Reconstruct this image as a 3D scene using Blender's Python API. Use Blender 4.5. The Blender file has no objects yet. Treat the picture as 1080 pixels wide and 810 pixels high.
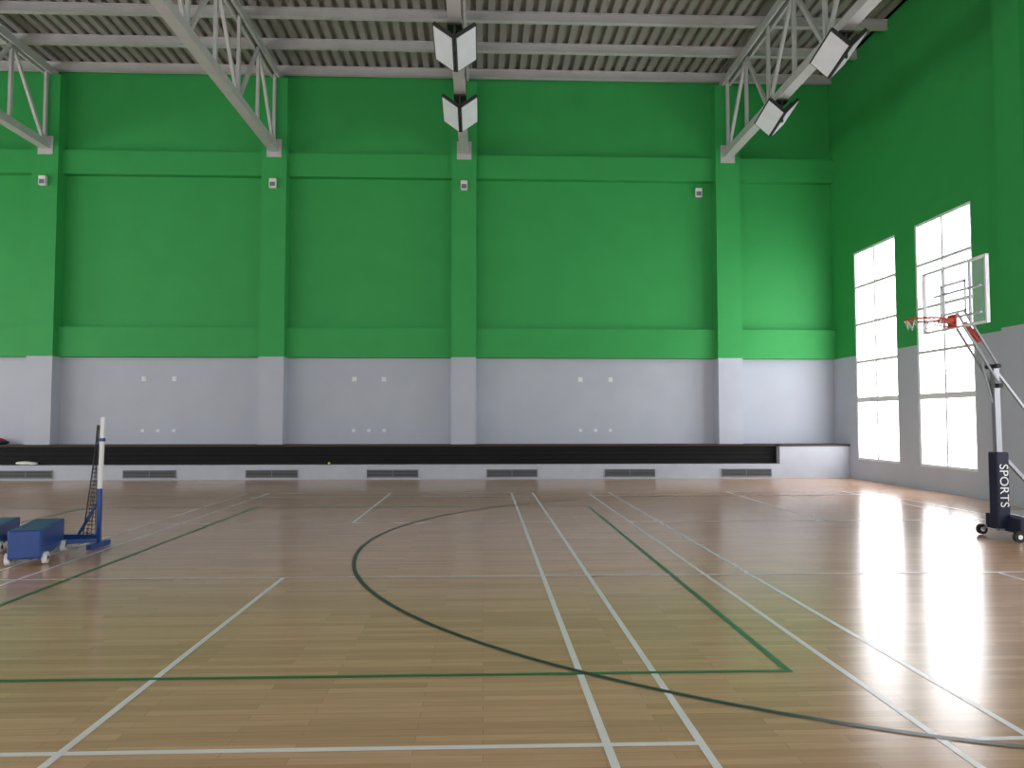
import bpy, math
from mathutils import Vector, Matrix

scene = bpy.context.scene
scene.view_settings.view_transform = 'Standard'
scene.view_settings.exposure = 0.14

# ------------------------------------------------------------ materials
def new_mat(name):
    m = bpy.data.materials.new(name); m.use_nodes = True
    nt = m.node_tree
    return m, nt, nt.nodes['Principled BSDF']

def plain(name, col, rough=0.6, metal=0.0, noise=0.06, scale=3.0, emis=0.0, spec=0.5):
    m, nt, p = new_mat(name)
    N, L = nt.nodes, nt.links
    tc = N.new('ShaderNodeNewGeometry')
    n = N.new('ShaderNodeTexNoise'); n.inputs['Scale'].default_value = scale; n.inputs['Detail'].default_value = 4
    L.new(tc.outputs['Position'], n.inputs['Vector'])
    r = N.new('ShaderNodeMapRange')
    r.inputs['To Min'].default_value = 1 - noise*2; r.inputs['To Max'].default_value = 1 + noise*2
    L.new(n.outputs['Fac'], r.inputs['Value'])
    mx = N.new('ShaderNodeVectorMath'); mx.operation = 'SCALE'
    mx.inputs[0].default_value = col
    L.new(r.outputs['Result'], mx.inputs['Scale'])
    L.new(mx.outputs[0], p.inputs['Base Color'])
    p.inputs['Roughness'].default_value = rough
    p.inputs['Metallic'].default_value = metal
    p.inputs['Specular IOR Level'].default_value = spec
    if emis:
        p.inputs['Emission Color'].default_value = (*col, 1)
        p.inputs['Emission Strength'].default_value = emis
    return m

def wall_paint(name):
    m, nt, p = new_mat(name)
    N, L = nt.nodes, nt.links
    g = N.new('ShaderNodeNewGeometry')
    sep = N.new('ShaderNodeSeparateXYZ'); L.new(g.outputs['Position'], sep.inputs[0])
    gt = N.new('ShaderNodeMath'); gt.operation = 'GREATER_THAN'; gt.inputs[1].default_value = 3.285
    L.new(sep.outputs['Z'], gt.inputs[0])
    mix = N.new('ShaderNodeMix'); mix.data_type = 'RGBA'
    mix.inputs[6].default_value = (0.45, 0.48, 0.555, 1)
    mix.inputs[7].default_value = (0.034, 0.33, 0.078, 1)
    L.new(gt.outputs[0], mix.inputs[0])
    n = N.new('ShaderNodeTexNoise'); n.inputs['Scale'].default_value = 1.3; n.inputs['Detail'].default_value = 6
    L.new(g.outputs['Position'], n.inputs['Vector'])
    r = N.new('ShaderNodeMapRange'); r.inputs['To Min'].default_value = .92; r.inputs['To Max'].default_value = 1.08
    L.new(n.outputs['Fac'], r.inputs['Value'])
    sc = N.new('ShaderNodeVectorMath'); sc.operation = 'SCALE'
    L.new(mix.outputs[2], sc.inputs[0]); L.new(r.outputs['Result'], sc.inputs['Scale'])
    L.new(sc.outputs[0], p.inputs['Base Color'])
    p.inputs['Roughness'].default_value = .6
    p.inputs['Specular IOR Level'].default_value = .3
    n2 = N.new('ShaderNodeTexNoise'); n2.inputs['Scale'].default_value = 25
    L.new(g.outputs['Position'], n2.inputs['Vector'])
    b = N.new('ShaderNodeBump'); b.inputs['Strength'].default_value = .1; b.inputs['Distance'].default_value = .01
    L.new(n2.outputs['Fac'], b.inputs['Height']); L.new(b.outputs[0], p.inputs['Normal'])
    return m

def wood_floor(name):
    m, nt, p = new_mat(name)
    N, L = nt.nodes, nt.links
    g = N.new('ShaderNodeNewGeometry')
    br = N.new('ShaderNodeTexBrick')
    br.offset = .37; br.offset_frequency = 2
    br.inputs['Color1'].default_value = (.66, .40, .26, 1)
    br.inputs['Color2'].default_value = (.52, .305, .195, 1)
    br.inputs['Mortar'].default_value = (.34, .20, .13, 1)
    br.inputs['Scale'].default_value = 1
    br.inputs['Mortar Size'].default_value = .0012
    br.inputs['Brick Width'].default_value = .9
    br.inputs['Row Height'].default_value = .075
    L.new(g.outputs['Position'], br.inputs['Vector'])
    mp = N.new('ShaderNodeMapping'); mp.inputs['Scale'].default_value = (1.2, 22, 1)
    L.new(g.outputs['Position'], mp.inputs['Vector'])
    n = N.new('ShaderNodeTexNoise'); n.inputs['Scale'].default_value = 2; n.inputs['Detail'].default_value = 5
    L.new(mp.outputs[0], n.inputs['Vector'])
    r = N.new('ShaderNodeMapRange'); r.inputs['To Min'].default_value = .8; r.inputs['To Max'].default_value = 1.2
    L.new(n.outputs['Fac'], r.inputs['Value'])
    sc = N.new('ShaderNodeVectorMath'); sc.operation = 'SCALE'
    L.new(br.outputs['Color'], sc.inputs[0]); L.new(r.outputs['Result'], sc.inputs['Scale'])
    L.new(sc.outputs[0], p.inputs['Base Color'])
    n3 = N.new('ShaderNodeTexNoise'); n3.inputs['Scale'].default_value = .5; n3.inputs['Detail'].default_value = 2
    L.new(g.outputs['Position'], n3.inputs['Vector'])
    r3 = N.new('ShaderNodeMapRange'); r3.inputs['To Min'].default_value = .17; r3.inputs['To Max'].default_value = .22
    L.new(n3.outputs['Fac'], r3.inputs['Value']); L.new(r3.outputs['Result'], p.inputs['Roughness'])
    p.inputs['Specular IOR Level'].default_value = .5
    return m

M_wall = wall_paint('wall_paint_two_tone')
M_floor = wood_floor('maple_strip_floor')
M_steel = plain('white_painted_steel', (.47, .47, .47), .5)
M_deck = plain('roof_deck_grey', (.28, .27, .255), .6)
M_grey = plain('grey_wall_paint', (.44, .47, .54), .6)
M_black = plain('black_slats', (.008, .008, .009), .6, spec=.15)
M_brown = plain('dark_brown_wood', (.05, .03, .02), .5, spec=.25)
M_vent = plain('vent_grille_metal', (.16, .17, .19), .5)
M_ventdark = plain('vent_dark', (.03, .03, .035), .8)
M_whiteline = plain('white_line_paint', (.86, .82, .85), .3)
M_greenline = plain('green_line_paint', (.03, .19, .08), .35)
M_darkline = plain('dark_line_paint', (.02, .045, .045), .35)
M_frame = plain('window_frame_white', (.75, .77, .79), .5)
M_white = plain('white_plastic', (.75, .75, .75), .5)
M_navy = plain('navy_vinyl', (.012, .016, .04), .5, spec=.3)
M_blue = plain('blue_painted_metal', (.010, .055, .24), .4)
M_chrome = plain('silver_tube', (.26, .27, .29), .35, metal=.5)
M_orange = plain('rim_red_orange', (.5, .06, .04), .4)
M_red = plain('red_cloth', (.35, .01, .03), .8)
M_rubber = plain('black_rubber', (.015, .015, .015), .7)
M_housing = plain('lamp_housing_black', (.03, .03, .032), .5)
M_lens = plain('lamp_diffuser', (.62, .64, .68), .3, emis=.12)  # lamps are off; faint emission stands in for light reflected by the panels
M_net = plain('net_cord_dark', (.03, .03, .04), .8)
M_yellow = plain('tennis_ball_felt', (.55, .75, .05), .9)

def glow(name, col, s):
    m, nt, p = new_mat(name)
    nt.nodes.remove(p)
    e = nt.nodes.new('ShaderNodeEmission'); e.inputs['Color'].default_value = (*col, 1); e.inputs['Strength'].default_value = s
    nt.links.new(e.outputs[0], nt.nodes['Material Output'].inputs['Surface'])
    return m
M_pane = glow('daylit_frosted_glass', (.96, .97, 1), 7.0)
M_fill_left = glow('added_fill_pane_left', (1, .97, .98), 6.8)  # emitter for unseen left panes, added to light the hall
M_fill_front = glow('added_fill_pane_front', (1, .97, .98), 4.6)  # added emitter behind the camera, brightens the back wall

M_acr, nt_, p_ = new_mat('clear_acrylic')
p_.inputs['Base Color'].default_value = (.8, .88, .92, 1); p_.inputs['Alpha'].default_value = .18; p_.inputs['Roughness'].default_value = .1

# ------------------------------------------------------------ mesh builder
class MB:
    def __init__(s): s.v = []; s.f = []; s.mi = []; s.mats = []; s.sm = []
    def _m(s, m):
        if m not in s.mats: s.mats.append(m)
        return s.mats.index(m)
    def raw(s, vs, fs, m, smooth=False):
        o = len(s.v); s.v += [tuple(v) for v in vs]; k = s._m(m)
        for f in fs: s.f.append([i+o for i in f]); s.mi.append(k); s.sm.append(smooth)
    def box(s, lo, hi, m, mat=None):
        x0, y0, z0 = lo; x1, y1, z1 = hi
        vs = [Vector(c) for c in [(x0,y0,z0),(x1,y0,z0),(x1,y1,z0),(x0,y1,z0),(x0,y0,z1),(x1,y0,z1),(x1,y1,z1),(x0,y1,z1)]]
        if mat is not None: vs = [mat @ v for v in vs]
        s.raw(vs, [(0,3,2,1),(4,5,6,7),(0,1,5,4),(1,2,6,5),(2,3,7,6),(3,0,4,7)], m)
    def beam(s, p0, p1, w, h, m):
        p0 = Vector(p0); p1 = Vector(p1); d = p1-p0
        q = d.to_track_quat('Z', 'Y').to_matrix().to_4x4()
        s.box((-w/2, -h/2, 0), (w/2, h/2, d.length), m, Matrix.Translation(p0) @ q)
    def cyl(s, p0, p1, r, m, n=14, r1=None):
        p0 = Vector(p0); p1 = Vector(p1); d = p1-p0; r1 = r if r1 is None else r1
        q = Matrix.Translation(p0) @ d.to_track_quat('Z', 'Y').to_matrix().to_4x4()
        vs = []
        for z, rr in ((0, r), (d.length, r1)):
            for i in range(n):
                a = 2*math.pi*i/n; vs.append(q @ Vector((rr*math.cos(a), rr*math.sin(a), z)))
        s.raw(vs, [(i, (i+1) % n, n+(i+1) % n, n+i) for i in range(n)], m, True)
        s.raw(vs, [tuple(reversed(range(n))), tuple(range(n, 2*n))], m)
    def torus(s, c, R, r, m, axis='Z', n=32, k=8):
        vs = []; fs = []
        for i in range(n):
            a = 2*math.pi*i/n
            for j in range(k):
                b = 2*math.pi*j/k
                x = (R+r*math.cos(b))*math.cos(a); y = (R+r*math.cos(b))*math.sin(a); z = r*math.sin(b)
                vs.append(Vector(c)+Vector((x, y, z)))
                fs.append((i*k+j, ((i+1) % n)*k+j, ((i+1) % n)*k+(j+1) % k, i*k+(j+1) % k))
        s.raw(vs, fs, m, True)
    def ball(s, c, rad, m, n=12, k=8):
        vs = []; fs = []
        for j in range(k+1):
            t = math.pi*j/k
            for i in range(n):
                a = 2*math.pi*i/n
                vs.append((c[0]+rad[0]*math.sin(t)*math.cos(a), c[1]+rad[1]*math.sin(t)*math.sin(a), c[2]+rad[2]*math.cos(t)))
        for j in range(k):
            for i in range(n): fs.append((j*n+i, (j+1)*n+i, (j+1)*n+(i+1) % n, j*n+(i+1) % n))
        s.raw(vs, fs, m, True)
    def obj(s, name, parent=None, bevel=0):
        me = bpy.data.meshes.new(name); me.from_pydata(s.v, [], s.f)
        for m in s.mats: me.materials.append(m)
        me.polygons.foreach_set('material_index', s.mi); me.polygons.foreach_set('use_smooth', s.sm)
        me.update()
        o = bpy.data.objects.new(name, me); scene.collection.objects.link(o)
        if parent: o.parent = parent
        if bevel:
            b = o.modifiers.new('bevel', 'BEVEL'); b.width = bevel; b.segments = 2; b.limit_method = 'ANGLE'
        return o

def empty(name, loc=(0, 0, 0)):
    e = bpy.data.objects.new(name, None); e.location = loc; e.empty_display_size = .2
    scene.collection.objects.link(e); return e

# ------------------------------------------------------------ room
XR, XL, YB, YF = 9.95, -20.0, 20.9, -8.0
ZR = 11.45
b = MB(); b.box((XL-.3, YF-.3, -.2), (XR+.3, YB+.3, 0), M_floor); b.obj('floor')

def wall_strips(axis, pos0, pos1, u0, u1, z0, z1, holes, name):
    """wall slab with rectangular openings sharing one height range"""
    b = MB()
    def bx(a, c, za, zb):
        if axis == 'X': b.box((pos0, a, za), (pos1, c, zb), M_wall)
        else: b.box((a, pos0, za), (c, pos1, zb), M_wall)
    if not holes: bx(u0, u1, z0, z1)
    else:
        h0, h1 = holes[0][2], holes[0][3]
        bx(u0, u1, z0, h0); bx(u0, u1, h1, z1)
        e = u0
        for h in holes: bx(e, h[0], h0, h1); e = h[1]
        bx(e, u1, h0, h1)
    return b

ZT = ZR+.15
wins = [(14.77, 16.79, .52, 6.06), (17.6, 19.65, .52, 6.06)]
wins_r = [(3.0, 5.02, .52, 6.06), (5.83, 7.85, .52, 6.06)] + wins
b = wall_strips('X', XR, XR+.3, YF, YB+.3, 0, ZT, wins_r, 'r')
b.obj('wall_right')
b = MB(); b.box((XL, YB, 0), (XR, YB+.3, ZT), M_wall); b.obj('wall_back')
b = MB(); b.box((XL, YB-.22, 3.29), (XR, YB, 4.10), M_wall); b.obj('trim_1')
b = MB(); b.box((XL, YB-.22, 8.32), (XR, YB, 8.98), M_wall); b.obj('trim_2')
b = MB(); b.box((XR-.3, 12.85, 0), (XR, 13.55, ZR-.3), M_wall); b.obj('trim_3')
COLX = [-18.4, -11.9, -5.76, -.55, 6.84]
for i, x in enumerate(COLX):
    b = MB(); b.box((x-.34, YB-.42, .912), (x+.34, YB, 11.0), M_wall); b.obj('trim_%d' % (i+4))
wl = [(-5.5+i*5.2, -2.3+i*5.2, 1.0, 6.6) for i in range(5)]
wall_strips('X', XL-.3, XL, YF, YB+.3, 0, ZT, wl, 'l').obj('wall_left')
wf = [(-18.5+i*5.6, -14.3+i*5.6, 1.0, 7.0) for i in range(5)]
wall_strips('Y', YF-.3, YF, XL, XR, 0, ZT, wf, 'f').obj('wall_front')

# windows
wn = 0
def window(axis, pos, u0, u1, z0, z1, hz, cols, pane, inward):
    global wn
    wn += 1
    b = MB()
    def bx(a, c, za, zb, p0, p1, m):
        lo, hi = min(p0, p1), max(p0, p1)
        if axis == 'X': b.box((lo, a, za), (hi, c, zb), m)
        else: b.box((a, lo, za), (c, hi, zb), m)
    f = .06; pf = pos; pb = pos+inward*-.08
    bx(u0, u1, z0, z0+f, pf, pb, M_frame); bx(u0, u1, z1-f, z1, pf, pb, M_frame)
    bx(u0, u0+f, z0+f, z1-f, pf, pb, M_frame); bx(u1-f, u1, z0+f, z1-f, pf, pb, M_frame)
    for i in range(1, cols):
        u = u0+(u1-u0)*i/cols; bx(u-.03, u+.03, z0+f, z1-f, pf, pb, M_frame)
    for z, t in hz: bx(u0+f, u1-f, z-t/2, z+t/2, pf+inward*.002, pb, M_frame)
    pp = pos-inward*.06
    bx(u0+f, u1-f, z0+f, z1-f, pp, pp-inward*.01, pane)
    return b.obj('window_%d' % wn)
for w in wins_r:
    window('X', XR+.015, w[0], w[1], w[2], w[3], [(2.1, .13), (3.1, .065), (4.1, .065), (5.1, .065)], 2, M_pane, -1)
for w in wl:  # out of view; windows added as glowing fill from the left
    window('X', XL-.1, w[0], w[1], w[2], w[3], [(3, .08), (5, .08)], 3, M_fill_left, 1)
for w in wf:  # unseen windows behind the camera, added as a light source
    window('Y', YF-.1, w[0], w[1], w[2], w[3], [(3, .08), (5, .08)], 3, M_fill_front, 1)

# roof deck (trapezoidal sheet, ribs along Y)
b = MB(); pitch = .30; dp = .10
x = XL; prof = []
while x < XR:
    prof += [(x, ZR), (x+.15, ZR), (x+.17, ZR+dp), (x+.28, ZR+dp)]
    x += pitch
prof = [(min(px, XR), z) for px, z in prof]; prof.append((XR, ZR))
vs = []
for px, z in prof: vs += [(px, YF, z), (px, YB, z)]
fs = [(2*i, 2*i+2, 2*i+3, 2*i+1) for i in range(len(prof)-1)]
b.raw(vs, fs, M_deck)
b.box((XL-.3, YF-.3, ZR+.16), (XR+.3, YB+.3, ZR+.3), M_deck)
b.obj('ceiling')
b = MB(); y = 20.72
while y > YF:
    b.box((XL, y-.06, ZR-.02), (XR, y+.06, ZR), M_steel)
    b.box((XL, y-.015, ZR-.22), (XR, y+.015, ZR-.02), M_steel)
    b.box((XL, y-.07, ZR-.24), (XR, y+.07, ZR-.22), M_steel)
    y -= 1.5
b.obj('roof_purlins')

# trusses
for cx in COLX:
    b = MB(); zb, zt = 9.03, 11.08
    y0, y1 = YF, YB-.42
    for dx in (-.09, .09):   # double channels
        b.box((cx+dx-.03, y0, zb-.09), (cx+dx+.03, y1, zb+.09), M_steel)
        b.box((cx+dx-.03, y0, zt-.08), (cx+dx+.03, y1+.3, zt+.08), M_steel)
    b.box((cx-.12, y0, zb-.11), (cx+.12, y1, zb-.09), M_steel)
    b.box((cx-.12, y0, zt+.08), (cx+.12, y1+.3, zt+.12), M_steel)
    y = y1-.06; k = 0
    while y > y0+1.5:
        b.beam((cx, y, zb), (cx, y, zt), .07, .10, M_steel)
        if k % 2 == 0: b.beam((cx, y, zb), (cx, y-1.5, zt), .07, .09, M_steel)
        else: b.beam((cx, y, zt), (cx, y-1.5, zb), .07, .09, M_steel)
        y -= 1.5; k += 1
    b.box((cx-.2, y1-.02, zb-.25), (cx+.2, y1, zb+.25), M_steel)
    b.obj('roof_truss')

# floodlights : two panels in a V
def flood(cx, cy, zc, steep):
    root = empty('floodlight', (cx, cy, zc))
    b = MB(); L = .95
    tilt = Matrix.Rotation(math.radians(-12), 4, 'X')
    for s in (-1, 1):
        R = tilt @ Matrix.Rotation(s*math.radians(-steep), 4, 'Y') @ Matrix.Translation((s*.27, 0, 0))
        b.box((-.25, -L/2, .0), (.25, L/2, .07), M_housing, R)
        b.box((-.215, -L/2+.03, -.012), (.215, L/2-.03, .0), M_lens, R)
        for t in (-.3, -.1, .1, .3): b.box((-.2, t-.01, .07), (.2, t+.01, .13), M_housing, R)
    b.obj('lamp_panels', root)
    b = MB()
    b.beam((0, -.25, -.02), (0, -.25, .48), .04, .04, M_housing); b.beam((0, .25, .0), (0, .25, .48), .04, .04, M_housing)
    b.box((-.14, -.3, .46), (.14, .3, .495), M_housing)
    b.obj('hanger_bracket', root)
for cx in (-.55, 6.84):
    for cy in (13.85, 16.9): flood(cx, cy, 8.42, 38 if cx < 0 else 46)

# small speakers on the columns
for x, yy in ((-11.9, YB-.42), (-5.76, YB-.42), (-.55, YB-.42), (6.1, YB)):
    b = MB()
    b.box((x-.09, yy-.14, 7.9), (x+.09, yy-.02, 8.15), M_white)
    b.box((x-.07, yy-.145, 7.93), (x+.07, yy-.14, 8.05), M_vent)
    b.box((x-.03, yy-.02, 8.0), (x+.03, yy, 8.08), M_white)
    b.obj('speaker_box', bevel=.008)

# wall fixing plates
b = MB()
for x in (-9.31, -8.49, -3.58, -2.77, 2.71, 3.56):
    b.box((x-.06, YB-.02, 2.64), (x+.06, YB, 2.76), M_white)
    b.cyl((x, YB-.06, 2.7), (x, YB-.02, 2.7), .02, M_white, 8)
for c in (-8.9, -3.17, 3.13):
    for d in (-.42, 0, .42):
        b.box((c+d-.045, YB-.02, 1.24), (c+d+.045, YB, 1.32), M_white)
b.obj('socket_plates')

# ------------------------------------------------------------ stage platform
b = MB()
YS = 20.05; E = .002
b.box((XL+E, YS, 0), (XR-E, YB-E, .385), M_grey)
b.box((8.01, YS, .385), (XR-E, YB-E, .86), M_grey)
b.box((XL+E, YS+.26, .385), (8.01, YB-E, .86), M_black)
for k in range(4):
    z = .392+k*.118
    b.box((XL+E, YS+.21, z), (8.0, YS+.27, z+.108), M_black)
b.box((XL+E, YS+.14, .86), (8.01, YB-E, .91), M_brown)
b.box((8.01, YS-.02, .86), (XR-E, YB-E, .91), M_brown)
b.obj('stage_platform')
for i in range(-6, 3):
    x = .76+i*3.165
    b = MB()
    b.box((x-.66, YS-.012, .05), (x+.66, YS-.004, .25), M_ventdark)
    for zz in (.05, .235): b.box((x-.68, YS-.03, zz), (x+.68, YS-.012, zz+.02), M_vent)
    for xx in (x-.68, x-.01, x+.66): b.box((xx, YS-.03, .05), (xx+.02, YS-.012, .25), M_vent)
    for k in range(5):
        b.beam((x-.66, YS-.02, .08+k*.034), (x+.66, YS-.02, .08+k*.034), .014, .012, M_vent)
    b.obj('vent_grille')

b = MB(); b.ball((-12.0, 20.15, .44), (.24, .09, .05), M_white); b.ball((-11.8, 20.15, .43), (.14, .08, .042), M_white)
b.obj('towel')
b = MB(); b.ball((-4.1, 20.14, .422), (.035, .035, .035), M_yellow); b.obj('tennis_ball')
b = MB(); b.ball((-13.05, 20.5, 1.01), (.35, .18, .098), M_red); b.ball((-12.8, 20.45, .975), (.2, .15, .06), M_navy)
b.obj('gym_bag')

# ------------------------------------------------------------ court markings
def strip(b, p0, p1, w, m, z):
    p0 = Vector(p0); p1 = Vector(p1); d = (p1-p0).normalized(); n = Vector((-d.y, d.x))*w/2
    b.raw([(p0.x-n.x, p0.y-n.y, z), (p1.x-n.x, p1.y-n.y, z), (p1.x+n.x, p1.y+n.y, z), (p0.x+n.x, p0.y+n.y, z)], [(0, 1, 2, 3)], m)
W = .043
b = MB(); z = .002
for c in (-1.99, 5.30):
    for dx in (-3.05, -2.59, 2.59, 3.05): strip(b, (c+dx, 2.9), (c+dx, 16.3), W, M_whiteline, z)
    for yy in (2.9, 3.68, 11.58, 15.54, 16.3):
        strip(b, (c-3.07, yy), (c+3.07, yy), W, M_whiteline, z+.0004)
    strip(b, (c, 2.9), (c, 7.62), W, M_whiteline, z+.0002); strip(b, (c, 11.58), (c, 16.3), W, M_whiteline, z+.0002)
strip(b, (-8.0, 7.62), (9.0, 7.62), .04, M_whiteline, z+.0006)
b.obj('badminton_court_lines')
b = MB(); z = .0035
for yy in (4.70, 13.7): strip(b, (-16.09, yy), (1.935, yy), W, M_greenline, z)
for xx in (1.91, -4.09, -7.09, -10.09, -16.09): strip(b, (xx, 4.70), (xx, 13.7), W, M_greenline, z+.0003)
b.obj('volleyball_court_lines')
b = MB(); z = .0045
cx, cy, R = 4.62, 9.35, 6.12
pts = [(7.6, cy-R)]+[(cx+R*math.cos(a), cy+R*math.sin(a)) for a in [math.radians(-90-180*i/96) for i in range(97)]]+[(7.6, cy+R)]
vs = []
for i, p in enumerate(pts):
    if 0 < i < len(pts)-1: d = Vector((p[0]-cx, p[1]-cy)).normalized()
    else: d = Vector((0, -1)) if i == 0 else Vector((0, 1))
    vs += [(p[0]-d.x*W/2, p[1]-d.y*W/2, z), (p[0]+d.x*W/2, p[1]+d.y*W/2, z)]
fs = [(2*i, 2*i+1, 2*i+3, 2*i+2) for i in range(len(pts)-1)]
b.raw(vs, fs, M_darkline)
b.obj('basketball_three_point_line')

# ------------------------------------------------------------ basketball stand
root = empty('basketball_stand', (6.81, 9.75, .006))
def W2(b, n, bevel=0):
    b.v = [(v[0]-6.81, v[1]-9.75, v[2]) for v in b.v]
    return b.obj(n, root, bevel)
px, py = 6.85, 9.75
b = MB()
b.box((6.88, 9.42, .10), (8.4, 10.1, .30), M_navy)
b.box((6.92, 9.46, .30), (8.36, 10.06, .33), M_chrome)
W2(b, 'weighted_base', .02)
b = MB()
for x in (6.84, 8.25):
    for y in (9.40, 10.12):
        b.cyl((x, y-.025, .07), (x, y+.025, .07), .07, M_rubber, 18); b.cyl((x, y-.03, .07), (x, y+.03, .07), .03, M_white, 12)
        b.beam((x, y+(.03 if y < 9.7 else -.03), .07), (x+.12, y+(.06 if y < 9.7 else -.06), .2), .03, .03, M_chrome)
W2(b, 'wheels')
b = MB(); b.box((px-.09, py-.09, .14), (px+.08, py+.09, 1.14), M_navy); W2(b, 'post_padding', .02)
b = MB()
b.beam((px, py, .1), (px-.02, py, 2.3), .075, .075, M_chrome)
b.beam((px+.0, py, 1.15), (px+.75, py, .33), .045, .045, M_chrome)
b.beam((px+.0, py-.02, 2.2), (8.25, py-.02, .33), .03, .03, M_chrome)
W2(b, 'post')
b = MB()
BX = 6.38
for dy in (-.08, .08):
    b.beam((px-.02, py+dy, 2.28), (BX+.06, py+dy+.1, 3.05), .035, .022, M_chrome)
    b.beam((px-.0, py+dy, 2.02), (BX+.06, py+dy+.1, 2.82), .035, .022, M_chrome)
b.cyl((px-.04, py-.12, 2.28), (px-.04, py+.12, 2.28), .03, M_rubber, 12)
b.cyl((px-.02, py-.12, 2.02), (px-.02, py+.12, 2.02), .03, M_rubber, 12)
b.cyl((px-.0, py, 1.6), (px-.2, py+.05, 2.5), .018, M_chrome, 12)
b.cyl((BX+.27, py+.02, 2.62), (BX+.10, py+.07, 2.88), .035, M_orange, 12)
W2(b, 'support_arms')
b = MB(); ya, yb, za, zb = 9.2, 10.58, 2.80, 3.68; yc = (ya+yb)/2
b.box((BX, ya, za), (BX+.02, yb, zb), M_acr)
for z in (za, zb-.03): b.box((BX-.012, ya, z), (BX+.032, yb, z+.03), M_frame)
for y in (ya, yb-.03): b.box((BX-.012, y, za+.03), (BX+.032, y+.03, zb-.03), M_frame)
for z in (3.0, 3.40): b.box((BX-.006, yc-.28, z), (BX, yc+.28, z+.035), M_frame)
for y in (yc-.28, yc+.245): b.box((BX-.006, y, 3.0), (BX, y+.035, 3.435), M_frame)
for y in (yc-.3, yc+.27): b.box((BX+.032, y, za), (BX+.06, y+.025, zb), M_chrome)
for z in (2.95, 3.3): b.box((BX+.032, yc-.5, z), (BX+.06, yc+.5, z+.025), M_chrome)
W2(b, 'backboard')
b = MB(); rc = (BX-.41, yc, 2.92)
b.torus(rc, .235, .014, M_orange)
b.box((BX-.18, yc-.07, 2.88), (BX-.012, yc+.07, 2.94), M_orange)
b.box((BX-.03, yc-.09, 2.82), (BX-.012, yc+.09, 2.99), M_orange)
for s in (-1, 1): b.beam((BX-.02, yc+s*.08, 2.83), (rc[0]+.12, yc+s*.2, 2.91), .015, .015, M_orange)
W2(b, 'rim')
b = MB()
for i in range(12):
    a0 = 2*math.pi*i/12
    for s in (-1, 1):
        a1 = a0+s*math.pi/12
        b.cyl((rc[0]+.23*math.cos(a0), rc[1]+.23*math.sin(a0), 2.91), (rc[0]+.20*math.cos(a1), rc[1]+.20*math.sin(a1), 2.80), .004, M_white, 5)
W2(b, 'net_cords')
fc = bpy.data.curves.new('pad_lettering', 'FONT'); fc.body = 'SPORTS'; fc.size = .165; fc.extrude = .001
fc.align_x = 'CENTER'; fc.align_y = 'CENTER'
to = bpy.data.objects.new('pad_lettering', fc); scene.collection.objects.link(to); fc.materials.append(M_white)
to.parent = root; to.rotation_euler = (math.radians(90), math.radians(90), 0)
to.location = (.035, -.0925, .70)

# ------------------------------------------------------------ badminton post trolley
root = empty('badminton_post_trolley', (-4.72, 9.46, .006))
def W3(b, n, bevel=0):
    b.v = [(v[0]+4.72, v[1]-9.46, v[2]) for v in b.v]
    return b.obj(n, root, bevel)
ang = math.radians(17)
T = Matrix.Translation((-5.07, 8.80, 0)) @ Matrix.Rotation(ang, 4, 'Z')
b = MB(); b.box((-.16, -.54, .07), (.16, .52, .38), M_blue, T)
T2 = Matrix.Translation((-6.0, 9.5, 0)) @ Matrix.Rotation(ang, 4, 'Z')
b.box((-.15, -.52, .07), (.15, .52, .31), M_blue, T2)
W3(b, 'weight_boxes', .02)
b = MB()
for TT in (T, T2):
    for y in (-.42, .40):
        for x in (-.175, .175):
            b.cyl(TT @ Vector((x-.025, y, .065)), TT @ Vector((x+.025, y, .065)), .065, M_white, 18)
            b.cyl(TT @ Vector((x-.03, y, .065)), TT @ Vector((x+.03, y, .065)), .025, M_rubber, 10)
W3(b, 'wheels')
b = MB()
b.beam((-6.0, 9.52, .13), (-4.70, 9.46, .13), .06, .06, M_blue)
b.beam((-5.1, 9.2, .10), (-4.72, 9.42, .10), .05, .05, M_blue)
b.beam((-4.73, 9.25, .035), (-4.71, 9.68, .035), .06, .06, M_blue)
b.beam((-4.72, 9.46, .02), (-4.72, 9.46, .72), .045, .045, M_blue)
b.beam((-4.72, 9.46, .72), (-4.70, 9.46, 1.60), .042, .042, M_white)
b.beam((-4.72, 9.46, .6), (-4.98, 9.5, .16), .025, .025, M_blue)
b.box((-4.75, 9.43, 1.30), (-4.68, 9.49, 1.34), M_blue)
W3(b, 'post_and_frame')
b = MB(); nz, nw = 28, 8; vs = []; fs = []
for i in range(nz+1):
    t = i/nz; z = 1.50-1.37*t; wd = .02+.15*t**1.2
    for j in range(nw+1):
        u = j/nw
        vs.append((-4.745-wd*u, 9.42+.04*math.sin(j*2.2)+.08*u, z))
for i in range(nz):
    for j in range(nw):
        a = i*(nw+1)+j; fs.append((a, a+1, a+nw+2, a+nw+1))
b.raw(vs, fs, M_net)
o = W3(b, 'gathered_net'); md = o.modifiers.new('wf', 'WIREFRAME'); md.thickness = .006
b = MB()
pp = None
for i in range(nz+1):
    v = Vector(vs[i*(nw+1)+nw])
    if pp is not None: b.cyl(pp, v, .008, M_net, 6)
    pp = v
W3(b, 'net_tape')

# ------------------------------------------------------------ light + camera
w = bpy.data.worlds.new('World'); scene.world = w; w.use_nodes = True
w.node_tree.nodes['Background'].inputs[0].default_value = (.8, .88, 1, 1)
w.node_tree.nodes['Background'].inputs[1].default_value = 1.0

cam = bpy.data.cameras.new('Camera'); co = bpy.data.objects.new('Camera', cam); scene.collection.objects.link(co)
cam.sensor_width = 36; cam.lens = 790/1080*36
co.location = (0, 0, 1.57); co.rotation_euler = (math.radians(92.75), 0, math.radians(-2.17))
scene.camera = co
